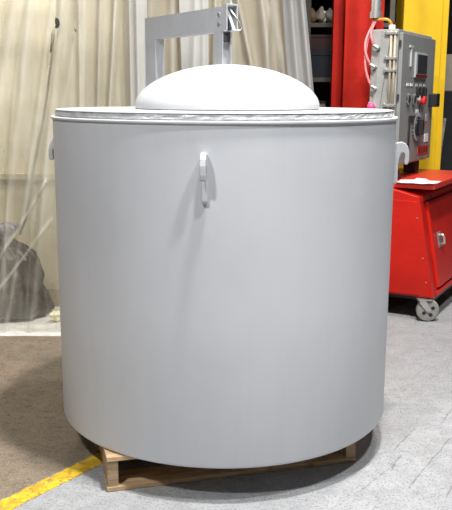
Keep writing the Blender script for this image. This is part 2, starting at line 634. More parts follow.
hk = None
for ang in (-97, -5.3, 176, 84.5):
    a = math.radians(ang)
    # ang 0 = facing the camera (-Y), positive to the right (+X)
    if hk is None:
        hk = ob('lifting_hook', hook_mesh(), 'hook', fur, bevel=0.004)
        h = hk
    else:
        h = hk.copy()
        C.objects.link(h)
        h.parent = fur
    h.rotation_euler = (0, 0, a - PI / 2)
    h.location = (R * math.sin(a), -R * math.cos(a), zz(1.108))

# lid lifting arm: post at the rear rim, beam to the middle, hanger down to the lid
PA = Vector((-0.387 - FX, 3.925 - FY, 0))       # outer end of beam
PB = Vector((-0.014 - FX, 3.365 - FY, 0))
dv = (PB - PA).normalized()
nv = Vector((-dv.y, dv.x, 0))
if nv.y < 0:
    nv = -nv                                      # away from the camera: right/back
BL = (PB - PA).length
ZA0, ZA1 = zz(1.718), zz(1.816)
TH = 0.046


def arm_pt(s, t, z):
    p = PA + dv * s + nv * t
    return (p.x, p.y, z)


def arm_box(bm, s0, s1, t0, t1, z0, z1):
    hexa(bm, [arm_pt(s, t, z) for s in (s0, s1) for t in (t0, t1) for z in (z0, z1)])


W = 0.005


def hollow(bm, f):
    """square pipe: f(k, e) with k in 0..3 outer, 4..7 inner corners, e = end 0/1"""
    vs = [[bm.verts.new(f(k, e)) for k in range(8)] for e in (0, 1)]
    for k in range(4):
        j = (k + 1) % 4
        bm.faces.new((vs[0][k], vs[0][j], vs[1][j], vs[1][k]))
        bm.faces.new((vs[0][4 + k], vs[1][4 + k], vs[1][4 + j], vs[0][4 + j]))
        for e in (0, 1):
            bm.faces.new((vs[e][k], vs[e][j], vs[e][4 + j], vs[e][4 + k]))


bm = bmesh.new()
PC = [(0, 0), (0.10, 0), (0.10, TH), (0, TH), (W, W), (0.10 - W, W), (0.10 - W, TH - W), (W, TH - W)]
hollow(bm, lambda k, e: arm_pt(PC[k][0], PC[k][1], (zz(ZT) + 0.003, ZA0)[e]))
ob('lift_post', bm, 'arm', fur)
bm = bmesh.new()
arm_box(bm, -0.03, 0.13, -0.02, TH + 0.02, zz(ZT), zz(ZT) + 0.012)
ob('post_foot', bm, 'arm', fur, bevel=0.002)
bm = bmesh.new()                                   # box section beam, open at its end
BC = [(0, ZA0), (TH, ZA0), (TH, ZA1), (0, ZA1), (W, ZA0 + W), (TH - W, ZA0 + W), (TH - W, ZA1 - W), (W, ZA1 - W)]
hollow(bm, lambda k, e: arm_pt((0, BL)[e], BC[k][0], BC[k][1]))
ob('lift_beam', bm, 'arm', fur)
bm = bmesh.new()                                   # hanger: channel open towards the end
zl = zz(ZT + DH) - 0.004
HC = [(BL - 0.070, 0), (BL - 0.008, 0), (BL - 0.008, W), (BL - 0.026, W), (BL - 0.026, TH - W), (BL - 0.008, TH - W), (BL - 0.008, TH), (BL - 0.070, TH)]
prism(bm, HC, lambda a, b, e: arm_pt(a, b, (zl, ZA0 - 0.0005)[e]))
ob('hanger', bm, 'arm', fur)
bm = bmesh.new()
arm_box(bm, BL - 0.0255, BL - 0.006, 0.006, 0.040, ZA0 - 0.040, ZA0 - 0.012)
ob('hanger_slot_shade', bm, 'dark', fur, bevel=0.002)  # dark box stands in for the shaded slot in the channel
bm = bmesh.new()                                   # pivot bracket at the beam end
KC = [(-0.005, ZA0 + .004), (0.0, ZA0 + .004), (0.0, ZA1 + .002), (TH, ZA1 + .002), (TH, ZA0 + .004), (TH + .005, ZA0 + .004), (TH + .005, ZA1 + .008), (-0.005, ZA1 + .008)]
prism(bm, KC, lambda a, b, e: arm_pt((BL + 0.0005, BL + 0.030)[e], a, b))
ob('beam_bracket', bm, 'arm', fur)
bm = bmesh.new()
hexa(bm, [arm_pt(BL + 0.012, t, z) for t, z in ((0.000, ZA1), (0.000, ZA1 - .004), (0.012, ZA1), (0.012, ZA1 - .004))] +
     [arm_pt(BL + 0.026, t, z) for t, z in ((0.030, ZA0 + .006), (0.030, ZA0), (0.044, ZA0 + .006), (0.044, ZA0))])
ob('bracket_brace', bm, 'flange', fur)
bm = bmesh.new()
tube(bm, [arm_pt(BL + .02, TH * .4, ZA1 - .012), arm_pt(BL + .032, TH + .012, ZA0 + .035), arm_pt(BL + .036, TH + .020, ZA0 + .012),
          arm_pt(BL + .034, TH + .012, ZA0 + .004), arm_pt(BL + .024, TH * .5, ZA0 + .006)], 0.0032, 8)
ob('wire_loop', bm, 'zinc', fur, smooth=True)
bm = bmesh.new()
tube(bm, [arm_pt(BL + .013, TH * .6, ZA1 + .004), arm_pt(BL + .013, TH * .6, ZA1 + .05), arm_pt(BL + .013, TH * .6, ZA1 + .10)], 0.006, 10)
ob('eye_rod', bm, 'zinc', fur, smooth=True)
for (s, z) in ((BL - 0.03, ZA1 - .03), (BL - 0.03, ZA0 + .03)):
    bm = bmesh.new()
    disc(bm, arm_pt(s, -0.006, z), nv, 0.008, 0.007, 12)
    ob('bolt', bm, 'zinc', fur)

# ------------------------------------------------------------------ pallet
pa = Vector((-0.443, 2.776, 0))
pang = math.atan2(3.044 - 2.776, 0.535 + 0.443)
pal = thing('wooden_pallet', 'worn wooden pallet under the big grey furnace', 'pallet', pa, pang)
PW, PD = 1.014, 1.20


def board(name, x0, x1, y0, y1, z0, z1, mat):
    bm = bmesh.new()
    box(bm, -(x1 - x0) / 2, (x1 - x0) / 2, -(y1 - y0) / 2, (y1 - y0) / 2, -(z1 - z0) / 2, (z1 - z0) / 2)
    o = ob(name, bm, mat, pal, bevel=0.002)
    o.location = ((x0 + x1) / 2, (y0 + y1) / 2, (z0 + z1) / 2)
    return o


y = 0.0
for i, wd in enumerate((0.14, 0.09, 0.09, 0.14, 0.09, 0.09, 0.09, 0.14)):
    board('deck_board', random.uniform(0, .006), PW - random.uniform(0, .008), y, y + wd, 0.121, 0.1398, 'wood' if i != 2 else 'wood2')
    y += wd + (PD - 0.87) / 7
for x0 in (0.004, PW / 2 - 0.02, PW - 0.044):
    bm = bmesh.new()                               # stringer with two fork notches
    poly = [(0.004, 0.019), (0.15, 0.019), (0.165, 0.055), (0.36, 0.055), (0.375, 0.019), (0.82, 0.019), (0.835, 0.055), (1.03, 0.055), (1.045, 0.019),
            (PD - .004, 0.019), (PD - .004, 0.1205), (0.004, 0.1205)]
    prism(bm, poly, lambda a, b, s, x0=x0: (x0 + (0, 0.04)[s], a, b))
    ob('stringer', bm, 'wood2', pal)
for (y0, y1) in ((0.0, 0.13), (0.36, 0.46), (0.74, 0.84), (PD - 0.13, PD)):
    board('bottom_board', 0.0, PW, y0, y1, 0.001, 0.0185, 'wood')

# ------------------------------------------------------------------ plastic curtains


def curtain(name, label, mat, y0, z0, z1, xl, xr, folds, seed, nx=120, nz=70, amp=0.02, ridges=(), group='hanging plastic sheets', bottom=None, slantp=0.0):
    """xl(z), xr(z): left/right edge; folds: (x, width, depth, slant); ridges: ((x,z),(x,z),width,depth)"""
    bm = bmesh.new()
    lay = bm.verts.layers.float.new('crease')
    grid = []
    for j in range(nz + 1):
        z = z0 + (z1 - z0) * j / nz
        row = []
        for i in range(nx + 1):
            t = i / nx
            x = xl(z) * (1 - t) + xr(z) * t
            y = y0
            cf = 0.0
            for fx, fw, fd, sl in folds:
                d = (x - fx - sl * (z - 1.5)) / fw
                y -= fd * math.exp(-d * d)
                cf += 0.38 * math.exp(-(d * 1.4) ** 2)
            ph = x * 15 + seed + 3.2 * noise.noise(Vector((x * 2.6, z * 0.5, seed * 2))) + slantp * (z - 1.5)
            pl = abs(math.sin(ph))
            y += amp * (1.3 + noise.noise(Vector((x * 2.2, z * 0.8, seed + 9)))) * (pl - 0.5)
            cw = max(0.0, 1 - pl * 4) * 0.16
            y += amp * noise.noise(Vector((x * 6 + seed, z * 0.7, seed)))
            y += amp * 0.4 * noise.noise(Vector((x * 17 + seed, z * 1.6, seed + 3)))
            y += amp * 0.25 * noise.noise(Vector((x * 9 + z * 5, z * 7 - x * 3, seed + 7)))
            for (ax, az), (bx, bz), rw, rd in ridges:
                dx, dz = bx - ax, bz - az
                L2 = dx * dx + dz * dz
                tt = max(0, min(1, ((x - ax) * dx + (z - az) * dz) / L2))
                dd = math.hypot(x - ax - dx * tt, z - az - dz * tt) / rw
                y -= rd * math.exp(-dd * dd)
                cf += 0.9 * math.exp(-(dd * 1.3) ** 2)
            if bottom and z < bottom[0]:
                q = 1 - z / bottom[0]
                y -= bottom[1] * q * q + 0.03 * q * noise.noise(Vector((x * 9, z * 8, seed)))
            v = bm.verts.new((x, y, z))
            v[lay] = min(1.0, cf + cw)
            row.append(v)
        grid.append(row)
    for j in range(nz):
        for i in range(nx):
            bm.faces.new((grid[j][i], grid[j][i + 1], grid[j + 1][i + 1], grid[j + 1][i]))
    o = ob(name, bm, mat, smooth=True)
    return tag(o, label, 'plastic sheet', group)


ZTOP = 2.62
ca = curtain('plastic_curtain', 'cream translucent plastic sheet with a dark hole, hanging in front of the black bag', 'film_a',
             4.84, 0.012, ZTOP, lambda z: -1.95, lambda z: -0.815 - 0.045 * (2.0 - z) * (1 if z < 2 else 0.2),
             [(-0.86, 0.022, 0.05, 0.03), (-1.02, 0.03, 0.03, 0.13), (-1.20, 0.04, 0.05, 0.16), (-1.33, 0.05, 0.06, 0.2), (-1.10, 0.02, 0.018, 0.18), (-1.45, 0.03, 0.05, 0.16), (-1.6, 0.05, 0.06, 0.1)],
             1.3, nx=220, nz=150, amp=0.022,
             ridges=[((-1.08, 0.95), (-1.42, 0.42), 0.010, 0.022), ((-1.06, 0.72), (-1.40, 0.28), 0.009, 0.010)],
             bottom=(0.30, 0.035), slantp=-2.6)
# dark plate drawn as a worn hole with a hanging strap on that sheet
bm = bmesh.new()
hole = [(0.0, 0.033), (0.014, 0.028), (0.022, 0.012), (0.023, -0.006), (0.016, -0.022), (0.004, -0.028), (-0.006, -0.024), (-0.002, -0.006), (-0.005, 0.012)]
prism(bm, hole, lambda a, b, s: (-0.986 + a, 4.792 + 0.004 * s, 1.862 + b))
o = ob('eyelet_hole', bm, 'dark', ca)
o['label'] = 'dark torn eyelet'
bm = bmesh.new()
tube(bm, [(-0.992, 4.790, 1.838), (-1.004, 4.785, 1.80), (-1.02, 4.785, 1.70)], [0.006, 0.009, 0.004], 8)
ob('eyelet_strap', bm, 'rag', ca, smooth=True)
bm = bmesh.new()
tube(bm, [(-0.877, 4.79, 1.845), (-0.873, 4.788, 1.83), (-0.872, 4.79, 1.815)], [0.003, 0.006, 0.003], 8)
ob('tear', bm, 'rag', ca, smooth=True)
# slack cord hanging behind that sheet
bm = bmesh.new()
pts = [(x * 1.028, 4.965, 1.473 + (z - 1.473) * 1.028) for x, z in ((-1.008, 1.80), (-1.02, 1.70), (-1.045, 1.55), (-1.085, 1.33), (-1.13, 1.15), (-1.165, 1.0), (-1.185, 0.86), (-1.22, 0.72), (-1.26, 0.62))]
tube(bm, pts, [0.006, 0.007, 0.007, 0.008, 0.009, 0.009, 0.009, 0.008, 0.006], 8)
o = ob('cord', bm, 'cordc', ca, smooth=True)
o['label'] = 'thin dark cord hanging from the eyelet'

curtain('plastic_curtain', 'tan translucent plastic sheet hanging above the left rim of the furnace', 'film_b',
        5.12, 0.012, ZTOP, lambda z: -1.05, lambda z: -0.48,
        [(-0.72, 0.022, 0.05, 0.09), (-0.80, 0.02, 0.03, 0.05), (-0.62, 0.03, 0.03, 0.02), (-0.55, 0.025, 0.05, 0.0)], 4.2, nx=130, nz=60)
curtain('plastic_curtain', 'narrow whitish plastic strip hanging beside the grey lifting post', 'film_s',
        4.97, 0.012, ZTOP, lambda z: -0.585, lambda z: -0.475, [(-0.535, 0.018, 0.03, 0.0)], 8.8, nx=40, nz=50, amp=0.012)
curtain('plastic_curtain', 'brownish translucent plastic sheet hanging behind the domed lid', 'film_c',
        5.05, 0.012, ZTOP, lambda z: -0.475, lambda z: 0.43 - 0.1 * (z - 1.5),
        [(-0.33, 0.03, 0.05, 0.0), (-0.2, 0.03, 0.04, -0.02), (0.04, 0.03, 0.04, 0.0), (0.18, 0.02, 0.06, -0.22), (0.27, 0.03, 0.05, -0.12), (0.36, 0.03, 0.03, -0.15), (-0.08, 0.02, 0.03, 0.02)],
        6.1, nx=180, nz=60, amp=0.028)
curtain('plastic_curtain', 'whitish plastic sheet bunched inside the lifting frame opening', 'film_s',
        4.98, 0.012, ZTOP, lambda z: -0.27 - 0.03 * (z - 1.5), lambda z: -0.11, [(-0.2, 0.025, 0.03, 0.03), (-0.14, 0.02, 0.03, 0.0)], 11.8, nx=60, nz=50, amp=0.015)
curtain('plastic_curtain', 'grey plastic sheet edge hanging next to the dark shelving', 'film_d',
        4.96, 0.012, ZTOP, lambda z: 0.375 - 0.09 * (z - 1.5), lambda z: 0.525 - 0.12 * (z - 1.5),
        [(0.50, 0.02, 0.04, -0.12), (0.43, 0.02, 0.025, -0.1)], 9.5, nx=60, nz=60, amp=0.014)
# rail that carries the sheets
bm = bmesh.new()
tube(bm, [(-3.0, 5.0, ZTOP + 0.07), (0.6, 5.0, ZTOP + 0.07)], 0.025, 12)
rail = thing('curtain_rail', 'long steel rail carrying the hanging plastic sheets', 'rail', (0, 0, 0))
ob('rail_tube', bm, 'zinc', rail, smooth=True)
for x in (-2.95, 0.57):
    bm = bmesh.new()
    tube(bm, [(x, 5.0, 0.0), (x, 5.0, ZTOP + 0.05)], 0.025, 12)
    if x < 0:
        ob('rail_post', bm, 'zinc', rail, smooth=True)
    else:
        bm.free()
# white plastic lying on the floor along the hem
bm = bmesh.new()
nx, ny = 120, 18
g = []
for j in range(ny + 1):
    row = []
    for i in range(nx + 1):
        x = -2.0 + 1.75 * i / nx
        y = 4.745 + 0.675 * j / ny + (0.012 * noise.noise(Vector((x * 5, 0, 2))) if j == 0 else 0)
        z = 0.006 + 0.014 * max(0, noise.noise(Vector((x * 7, y * 14, 1)))) + 0.010 * max(0, noise.noise(Vector((x * 21, y * 30, 5))))
        if j == 0:
            z = 0.001
        row.append(bm.verts.new((x, y, z)))
    g.append(row)
for j in range(ny):
    for i in range(nx):
        bm.faces.new((g[j][i], g[j][i + 1], g[j + 1][i + 1], g[j + 1][i]))
o = ob('floor_sheet', bm, 'floorsheet', smooth=True)
tag(o, 'crumpled white plastic lying on the floor beneath the black bag', 'plastic sheet')

# black rubbish bag behind the sheet
bag = thing('rubbish_bag', 'full black rubbish bag sagging on the floor behind the plastic', 'rubbish bag', (-1.49, 5.19, 0.022))
bm = bmesh.new()
prof = [(0.0, 0.0), (0.20, 0.0), (0.28, 0.012), (0.315, 0.05), (0.31, 0.12), (0.285, 0.20), (0.268, 0.28), (0.252, 0.35), (0.225, 0.41),
        (0.17, 0.455), (0.10, 0.485), (0.055, 0.505)]
seg = 130
fp = []
for (ra, za), (rb, zb) in zip(prof[:-1], prof[1:]):
    fp += [(ra + (rb - ra) * q / 3, za + (zb - za) * q / 3) for q in range(3)] if ra > 0 else [(ra, za)]
prof = fp + [prof[-1]]
rings = []
for k, (r, z) in enumerate(prof):
    if r == 0:
        rings.append([bm.verts.new((0, 0, z))])
        continue
    ring = []
    for i in range(seg):
        a = 2 * PI * i / seg
        f = 1 + 0.10 * noise.noise(Vector((math.cos(a) * 1.6, math.sin(a) * 1.6, z * 5)))
        f += 0.20 * abs(noise.noise(Vector((math.cos(a) * 3.6 + z * 3, math.sin(a) * 3.6, z * 9 + 2)))) - 0.06
        f += 0.07 * abs(noise.noise(Vector((math.cos(a) * 9, math.sin(a) * 9, z * 22)))) - 0.02
        f += 0.03 * noise.noise(Vector((math.cos(a) * 14, math.sin(a) * 14, z * 16)))
        f += 0.06 * (z / 0.5) ** 2 * math.sin(a * 11)
        sk = 0.06 * max(0, 1 - z / 0.10) if -0.9 < a - 2 * PI + 0.1 < 0.4 or a < 0.4 else 0.0
        ring.append(bm.verts.new(((r * f + sk) * math.cos(a), (r * f) * math.sin(a) * 0.8, z + (0.01 * noise.noise(Vector((a * 6, z * 9, 1))) if z > 0.01 else 0))))
    rings.append(ring)
for a, b in zip(rings[:-1], rings[1:]):
    for i in range(seg):
        j = (i + 1) % seg
        if len(a) == 1:
            bm.faces.new((a[0], b[i], b[j]))
        else:
            bm.faces.new((a[i], a[j], b[j], b[i]))
bm.faces.new(rings[-1])
o = ob('bag_body', bm, 'bag', bag, smooth=True)
ss = o.modifiers.new('sub', 'SUBSURF')
ss.levels = ss.render_levels = 1
bm = bmesh.new()
rings = []
for r, z in [(0.06, 0.49), (0.035, 0.51), (0.05, 0.54), (0.085, 0.575), (0.07, 0.60)]:
    rings.append([bm.verts.new((r * (1 + 0.35 * math.sin(7 * 2 * PI * i / 48 + z * 9)) * math.cos(2 * PI * i / 48) + 0.03,
                                r * (1 + 0.35 * math.sin(7 * 2 * PI * i / 48 + z * 9)) * math.sin(2 * PI * i / 48),
                                z + 0.01 * math.sin(5 * 2 * PI * i / 48))) for i in range(48)])
for a, b in zip(rings[:-1], rings[1:]):
    for i in range(48):
        bm.faces.new((a[i], a[(i + 1) % 48], b[(i + 1) % 48], b[i]))
bm.faces.new(rings[-1])
bm.faces.new(rings[0][::-1])
ob('bag_neck', bm, 'bagtie', bag, smooth=True)

# crumpled cream paper beside the bag
for i, (x, y, s) in enumerate(((-1.10, 5.02, 0.038), (-1.055, 5.23, 0.055), (-1.03, 5.40, 0.05))):
    bm = bmesh.new()
    bmesh.ops.create_icosphere(bm, subdivisions=4, radius=s)
    for v in bm.verts:
        nn = abs(noise.noise(v.co * 34 + Vector((i * 5, 0, 0))))
        v.co *= 0.75 + 0.9 * nn
        v.co.z *= 0.85
    mz = min(v.co.z for v in bm.verts)
    o = ob('crumpled_paper', bm, 'cream_crumple')
    o.location = (x, y, 0.020 - mz)
    tag(o, ['small crumpled cream paper ball nearest the black bag', 'crumpled cream paper ball nearest the furnace shell',
            'crumpled cream paper ball furthest back behind the black bag'][i], 'paper', 'crumpled paper by the bag')

# ------------------------------------------------------------------ red cart
RA = math.radians(61)
cart = thing('red_cart', 'red steel cabinet cart with sloping door front on casters', 'cart', (1.346, 5.081, 0), RA)
CL, CD = 1.05, 0.62
S0, S1 = (0.0, 0.16), (0.124, 0.816)


def sl(x, t, off=0.0):
    ny, nz = -0.656 / 0.6676, 0.124 / 0.6676
    return (x, S0[0] + (S1[0] - S0[0]) * t + ny * off, S0[1] + (S1[1] - S0[1]) * t + nz * off)


def slbox(bm, x0, x1, t0, t1, o0, o1):
    hexa(bm, [sl(x, t, o_) for x in (x0, x1) for t in (t0, t1) for o_ in (o0, o1)])


bm = bmesh.new()
prism(bm, [(0, .16), (CD, .16), (CD, .865), (0.30, .865), (0.124, .822)], lambda a, b, s: ((0, CL)[s], a, b))
ob('body', bm, 'red', cart, bevel=0.006)
# side panel overlay with rivets
bm = bmesh.new()
prism(bm, [(0.012, .172), (CD - .02, .172), (CD - .02, .80), (0.128, .79)], lambda a, b, s: (-0.005 + 0.006 * s, a, b))
side = ob('side_panel', bm, 'red', cart, bevel=0.002)
for t in (0.16, 0.40, 0.80):
    bm = bmesh.new()
    disc(bm, (-0.009, 0.124 * t + 0.022, .16 + .656 * t), (1, 0, 0), 0.005, 0.006, 10)
    ob('rivet', bm, 'zinc', side)
# door frame rails and door
bm = bmesh.new()
slbox(bm, 0.0, 0.055, 0.0, 1.0, -0.002, 0.008)
ob('door_jamb', bm, 'red', cart, bevel=0.002)
bm = bmesh.new()
slbox(bm, 0.055, CL, 0.955, 1.0, -0.002, 0.010)
ob('door_header', bm, 'red', cart, bevel=0.002)
bm = bmesh.new()
slbox(bm, 0.13, CL - 0.06, 0.07, 0.93, 0.0, 0.022)
door = ob('door', bm, 'red', cart, bevel=0.004)
bm = bmesh.new()
slbox(bm, 0.075, CL - 0.03, 0.0, 0.045, 0.0, 0.018)
ob('sill', bm, 'red', cart, bevel=0.003)
bm = bmesh.new()
slbox(bm, 0.245, 0.325, 0.445, 0.60, 0.022, 0.026)
hp = ob('latch_plate', bm, 'zinc', door, bevel=0.001)
bm = bmesh.new()
tube(bm, [sl(0.285, 0.57, 0.024), sl(0.285, 0.565, 0.05), sl(0.285, 0.53, 0.055), sl(0.285, 0.48, 0.052), sl(0.285, 0.47, 0.03)], 0.009, 10)
ob('latch_handle', bm, 'zinc', door, smooth=True)
bm = bmesh.new()
disc(bm, sl(0.25, 0.975, 0.008), (0, -0.98, 0.18), 0.014, 0.006, 14)
ob('lock', bm, 'dark', cart)
# lid plate
bm = bmesh.new()
box(bm, 0.03, CL, 0.03, CD - 0.02, 0.868, 0.905)
ob('lid_plate', bm, 'red_lid', cart, bevel=0.006)
# chassis
bm = bmesh.new()
box(bm, 0.02, CL - 0.02, 0.02, CD - 0.02, 0.154, 0.1595)
ob('chassis', bm, 'dark', cart)
bm = bmesh.new()
box(bm, 0.20, CL - 0.22, 0.045, CD - 0.04, 0.085, 0.1535)
ob('chassis_skirt', bm, 'black', cart, bevel=0.004)  # black skirt, also added to keep the space below the cart dark


def caster(x, y, turn):
    c, s = math.cos(turn), math.sin(turn)

    def L(a, b, z):
        return (x + a * c - b * s, y + a * s + b * c, z)
    # wheel axis along local b
    for b0 in (-0.032, 0.026):
        fork = bmesh.new()
        prism(fork, [(-0.055, 0.146), (-0.010, 0.146), (0.026, 0.084), (0.022, 0.066), (0.004, 0.066), (-0.050, 0.128)],
              lambda a, b, e: L(a, b0 + 0.006 * e, b))
        ob('fork_cheek', fork, 'zinc', cart)
    fork = bmesh.new()
    hexa(fork, [L(a, b, z) for a in (-0.06, 0.03) for b in (-0.036, 0.036) for z in (0.1465, 0.1535)])
    ob('caster_plate', fork, 'zinc', cart)
    wh = bmesh.new()
    prof_r, seg = 0.066, 36
    rs = [(0.067, -0.020), (0.074, -0.014), (0.076, 0.0), (0.074, 0.014), (0.067, 0.020)]
    rings = []
    for r, b in rs:
        rings.append([wh.verts.new(L(0.012 + r * math.cos(2 * PI * i / seg), b, 0.0765 + r * math.sin(2 * PI * i / seg))) for i in range(seg)])
    for a, b in zip(rings[:-1], rings[1:]):
        for i in range(seg):
            wh.faces.new((a[i], a[(i + 1) % seg], b[(i + 1) % seg], b[i]))
    wh.faces.new(rings[0])
    wh.faces.new(rings[-1][::-1])
    wo = ob('caster_wheel', wh, 'rubber', cart)
    hb = bmesh.new()
    tube(hb, [L(0.012, -0.0225, 0.0765), L(0.012, 0.0225, 0.0765)], 0.056, 24)
    hub = ob('wheel_disc', hb, 'hub', wo)
    for q in range(4):
        a = q * PI / 2 + 0.5
        h = bmesh.new()
        tube(h, [L(0.012 + 0.034 * math.cos(a), -0.0232, 0.0765 + 0.034 * math.sin(a)), L(0.012 + 0.034 * math.cos(a), 0.0232, 0.0765 + 0.034 * math.sin(a))], 0.013, 12)
        ob('wheel_hole', h, 'black', wo)
    h = bmesh.new()
    tube(h, [L(0.012, -0.036, 0.0765), L(0.012, 0.036, 0.0765)], 0.008, 12)
    ob('axle', h, 'zinc', wo)


# turn about z so that the wheel disc faces the camera side
caster(0.015, 0.040, -RA + 0.05)
caster(CL - 0.10, 0.075, 0.2)
caster(0.075, CD - 0.10, 0.5)
caster(CL - 0.10, CD - 0.10, 1.0)

# papers on the lid
bm = bmesh.new()
g = []
for j in range(7):
    row = []
    for i in range(13):
        x = 0.005 + 0.20 * j / 6
        y = 0.03 + 0.25 * i / 12
        z = 0.907 + 0.010 * max(0, noise.noise(Vector((x * 12, y * 10, 3)))) + (0.012 * (j / 6) ** 2 if 4 < i < 9 else 0)
        row.append((x, y, z))
    g.append(row)
top = [[bm.verts.new(p) for p in r] for r in g]
bot = [[bm.verts.new((p[0], p[1], p[2] - 0.0012)) for p in r] for r in g]
for j in range(6):
    for i in range(12):
        bm.faces.new((top[j][i], top[j][i + 1], top[j + 1][i + 1], top[j + 1][i]))
        bm.faces.new((bot[j][i], bot[j + 1][i], bot[j + 1][i + 1], bot[j][i + 1]))
for i in range(12):
    bm.faces.new((top[0][i], bot[0][i], bot[0][i + 1], top[0][i + 1]))
    bm.faces.new((top[6][i], top[6][i + 1], bot[6][i + 1], bot[6][i]))
for j in range(6):
    bm.faces.new((top[j][0], top[j + 1][0], bot[j + 1][0], bot[j][0]))
    bm.faces.new((top[j][12], bot[j][12], bot[j + 1][12], top[j + 1][12]))
o = ob('paper_sheet', bm, 'paper')
o.location = (1.346, 5.081, 0.0)
o.rotation_euler = (0, 0, RA)
tag(o, 'loose white paper lying on top of the red cart', 'paper')

# ------------------------------------------------------------------ control cabinet
PZ0, PZ1, PWD, PDP = 0.995, 1.880, 0.815, 0.205
pan = thing('control_cabinet', 'grey electrical control cabinet with screen and buttons above the red cart', 'control cabinet', (1.122, 5.300, 0.0), RA)
K = 1.06


def kz(z):
    return 1.473 + (z - 1.473) * K


bm = bmesh.new()
box(bm, 0.0, PWD, 0.028, PDP, PZ0, PZ1)
ob('enclosure', bm, 'panel_lt', pan, bevel=0.006)
bm = bmesh.new()
box(bm, 0.018, PWD + 0.0, 0.0, 0.0265, PZ0 + 0.012, PZ1 - 0.022)
pdoor = ob('door', bm, 'panel', pan, bevel=0.005)
for z in (1.10, 1.45, 1.79):
    bm = bmesh.new()
    tube(bm, [(0.008, 0.014, z - 0.02), (0.008, 0.014, z + 0.02)], 0.007, 10)
    ob('hinge', bm, 'dark', pan)
# black stand between cart lid and cabinet
bm = bmesh.new()
hexa(bm, [(x, y_, z) for x, y_, z in ((-0.01, 0.01, 0.906), (0.015, 0.02, PZ0 - .0005), (-0.01, 0.16, 0.906), (0.015, 0.12, PZ0 - .0005),
                                      (0.17, 0.01, 0.906), (0.09, 0.02, PZ0 - .0005), (0.17, 0.16, 0.906), (0.09, 0.12, PZ0 - .0005))])
ob('mount_foot', bm, 'black', pan, bevel=0.006)
bm = bmesh.new()
box(bm, 0.62, 0.72, 0.05, 0.14, 0.906, PZ0 - 0.0005)
ob('mount_foot', bm, 'black', pan, bevel=0.006)
# screen
sx0, sx1, sz0, sz1 = 0.275 * K, 0.535 * K, kz(1.575), kz(1.730)
bm = bmesh.new()
box(bm, sx0, sx1, -0.014, 0.0, sz0, sz1)
bez_o = ob('screen_bezel', bm, 'bezel', pdoor, bevel=0.003)
bm = bmesh.new()
box(bm, sx0 + 0.035, sx1 - 0.012, -0.017, -0.0135, sz0 + 0.028, sz1 - 0.012)
ob('screen', bm, 'screen', bez_o)
bm = bmesh.new()
box(bm, sx0, sx1, -0.017, -0.0135, sz0 - 0.002, sz0 + 0.020)
ob('screen_strip', bm, 'redprint', bez_o)
# latch bar above left
bm = bmesh.new()
prism(bm, [(0.19, kz(1.64)), (0.205, kz(1.64)), (0.205, kz(1.755)), (0.235, kz(1.755)), (0.235, kz(1.768)), (0.165, kz(1.768)), (0.165, kz(1.755)), (0.19, kz(1.755))], lambda a, b, e: (a, -0.011 * e, b))
ob('door_latch', bm, 'bezel', pdoor)
# label row and buttons


def knob(name, x, z, r, h, mat, ring=None):
    bm = bmesh.new()
    disc(bm, (x, -0.0005, z), (0, -1, 0), r, h, 20)
    kn = ob(name, bm, mat, pdoor, bevel=0.002)
    if ring:
        bm = bmesh.new()
        N = 24
        for i in range(N):
            a0, a1 = 2 * PI * i / N, 2 * PI * (i + 1) / N
            ri, ro = r * 1.02, r * 1.45
            q = [bm.verts.new((x + rr * math.cos(a), y_, z + rr * math.sin(a))) for y_ in (-0.001, -0.012) for a in (a0, a1) for rr in (ri, ro)]
            for f in ((0, 1, 3, 2), (4, 6, 7, 5), (0, 4, 5, 1), (2, 3, 7, 6)):
                bm.faces.new([q[v] for v in f])
        bmesh.ops.remove_doubles(bm, verts=bm.verts, dist=1e-5)
        ob('button_ring', bm, ring, kn)
    return kn


for x in (0.155, 0.235, 0.35, 0.44, 0.53):
    bm = bmesh.new()
    box(bm, x * K - 0.026, x * K + 0.026, -0.004, 0.0, kz(1.520), kz(1.537))
    ob('name_tag', bm, 'white', pdoor)
for x in (0.36, 0.44, 0.53):
    bm = bmesh.new()
    box(bm, x * K - 0.014, x * K + 0.014, -0.022, 0.0, kz(1.455), kz(1.512))
    ob('selector_switch', bm, 'black', pdoor, bevel=0.003)
knob('push_button', 0.166 * K, kz(1.440), 0.026, 0.016, 'dark', 'bezel')
knob('push_button', 0.289 * K, kz(1.436), 0.026, 0.016, 'dark', 'bezel')
knob('stop_button', 0.470 * K, kz(1.430), 0.030, 0.034, 'redknob')
knob('pilot_light', 0.385 * K, kz(1.444), 0.018, 0.02, 'white')
bm = bmesh.new()
box(bm, 0.425 * K - .006, 0.425 * K + .006, -0.012, 0, kz(1.35), kz(1.41))
ob('cable_clip', bm, 'dark', pdoor)
# black lever on the far edge
bm = bmesh.new()
prism(bm, [(0.655, -0.0002), (0.655, -0.060), (0.745, -0.060), (0.745, -0.036), (0.69, -0.036), (0.69, -0.0002)], lambda a, b, e: (a * K, b, kz((1.385, 1.475)[e])))
ob('lever_switch', bm, 'black', pdoor, bevel=0.006)
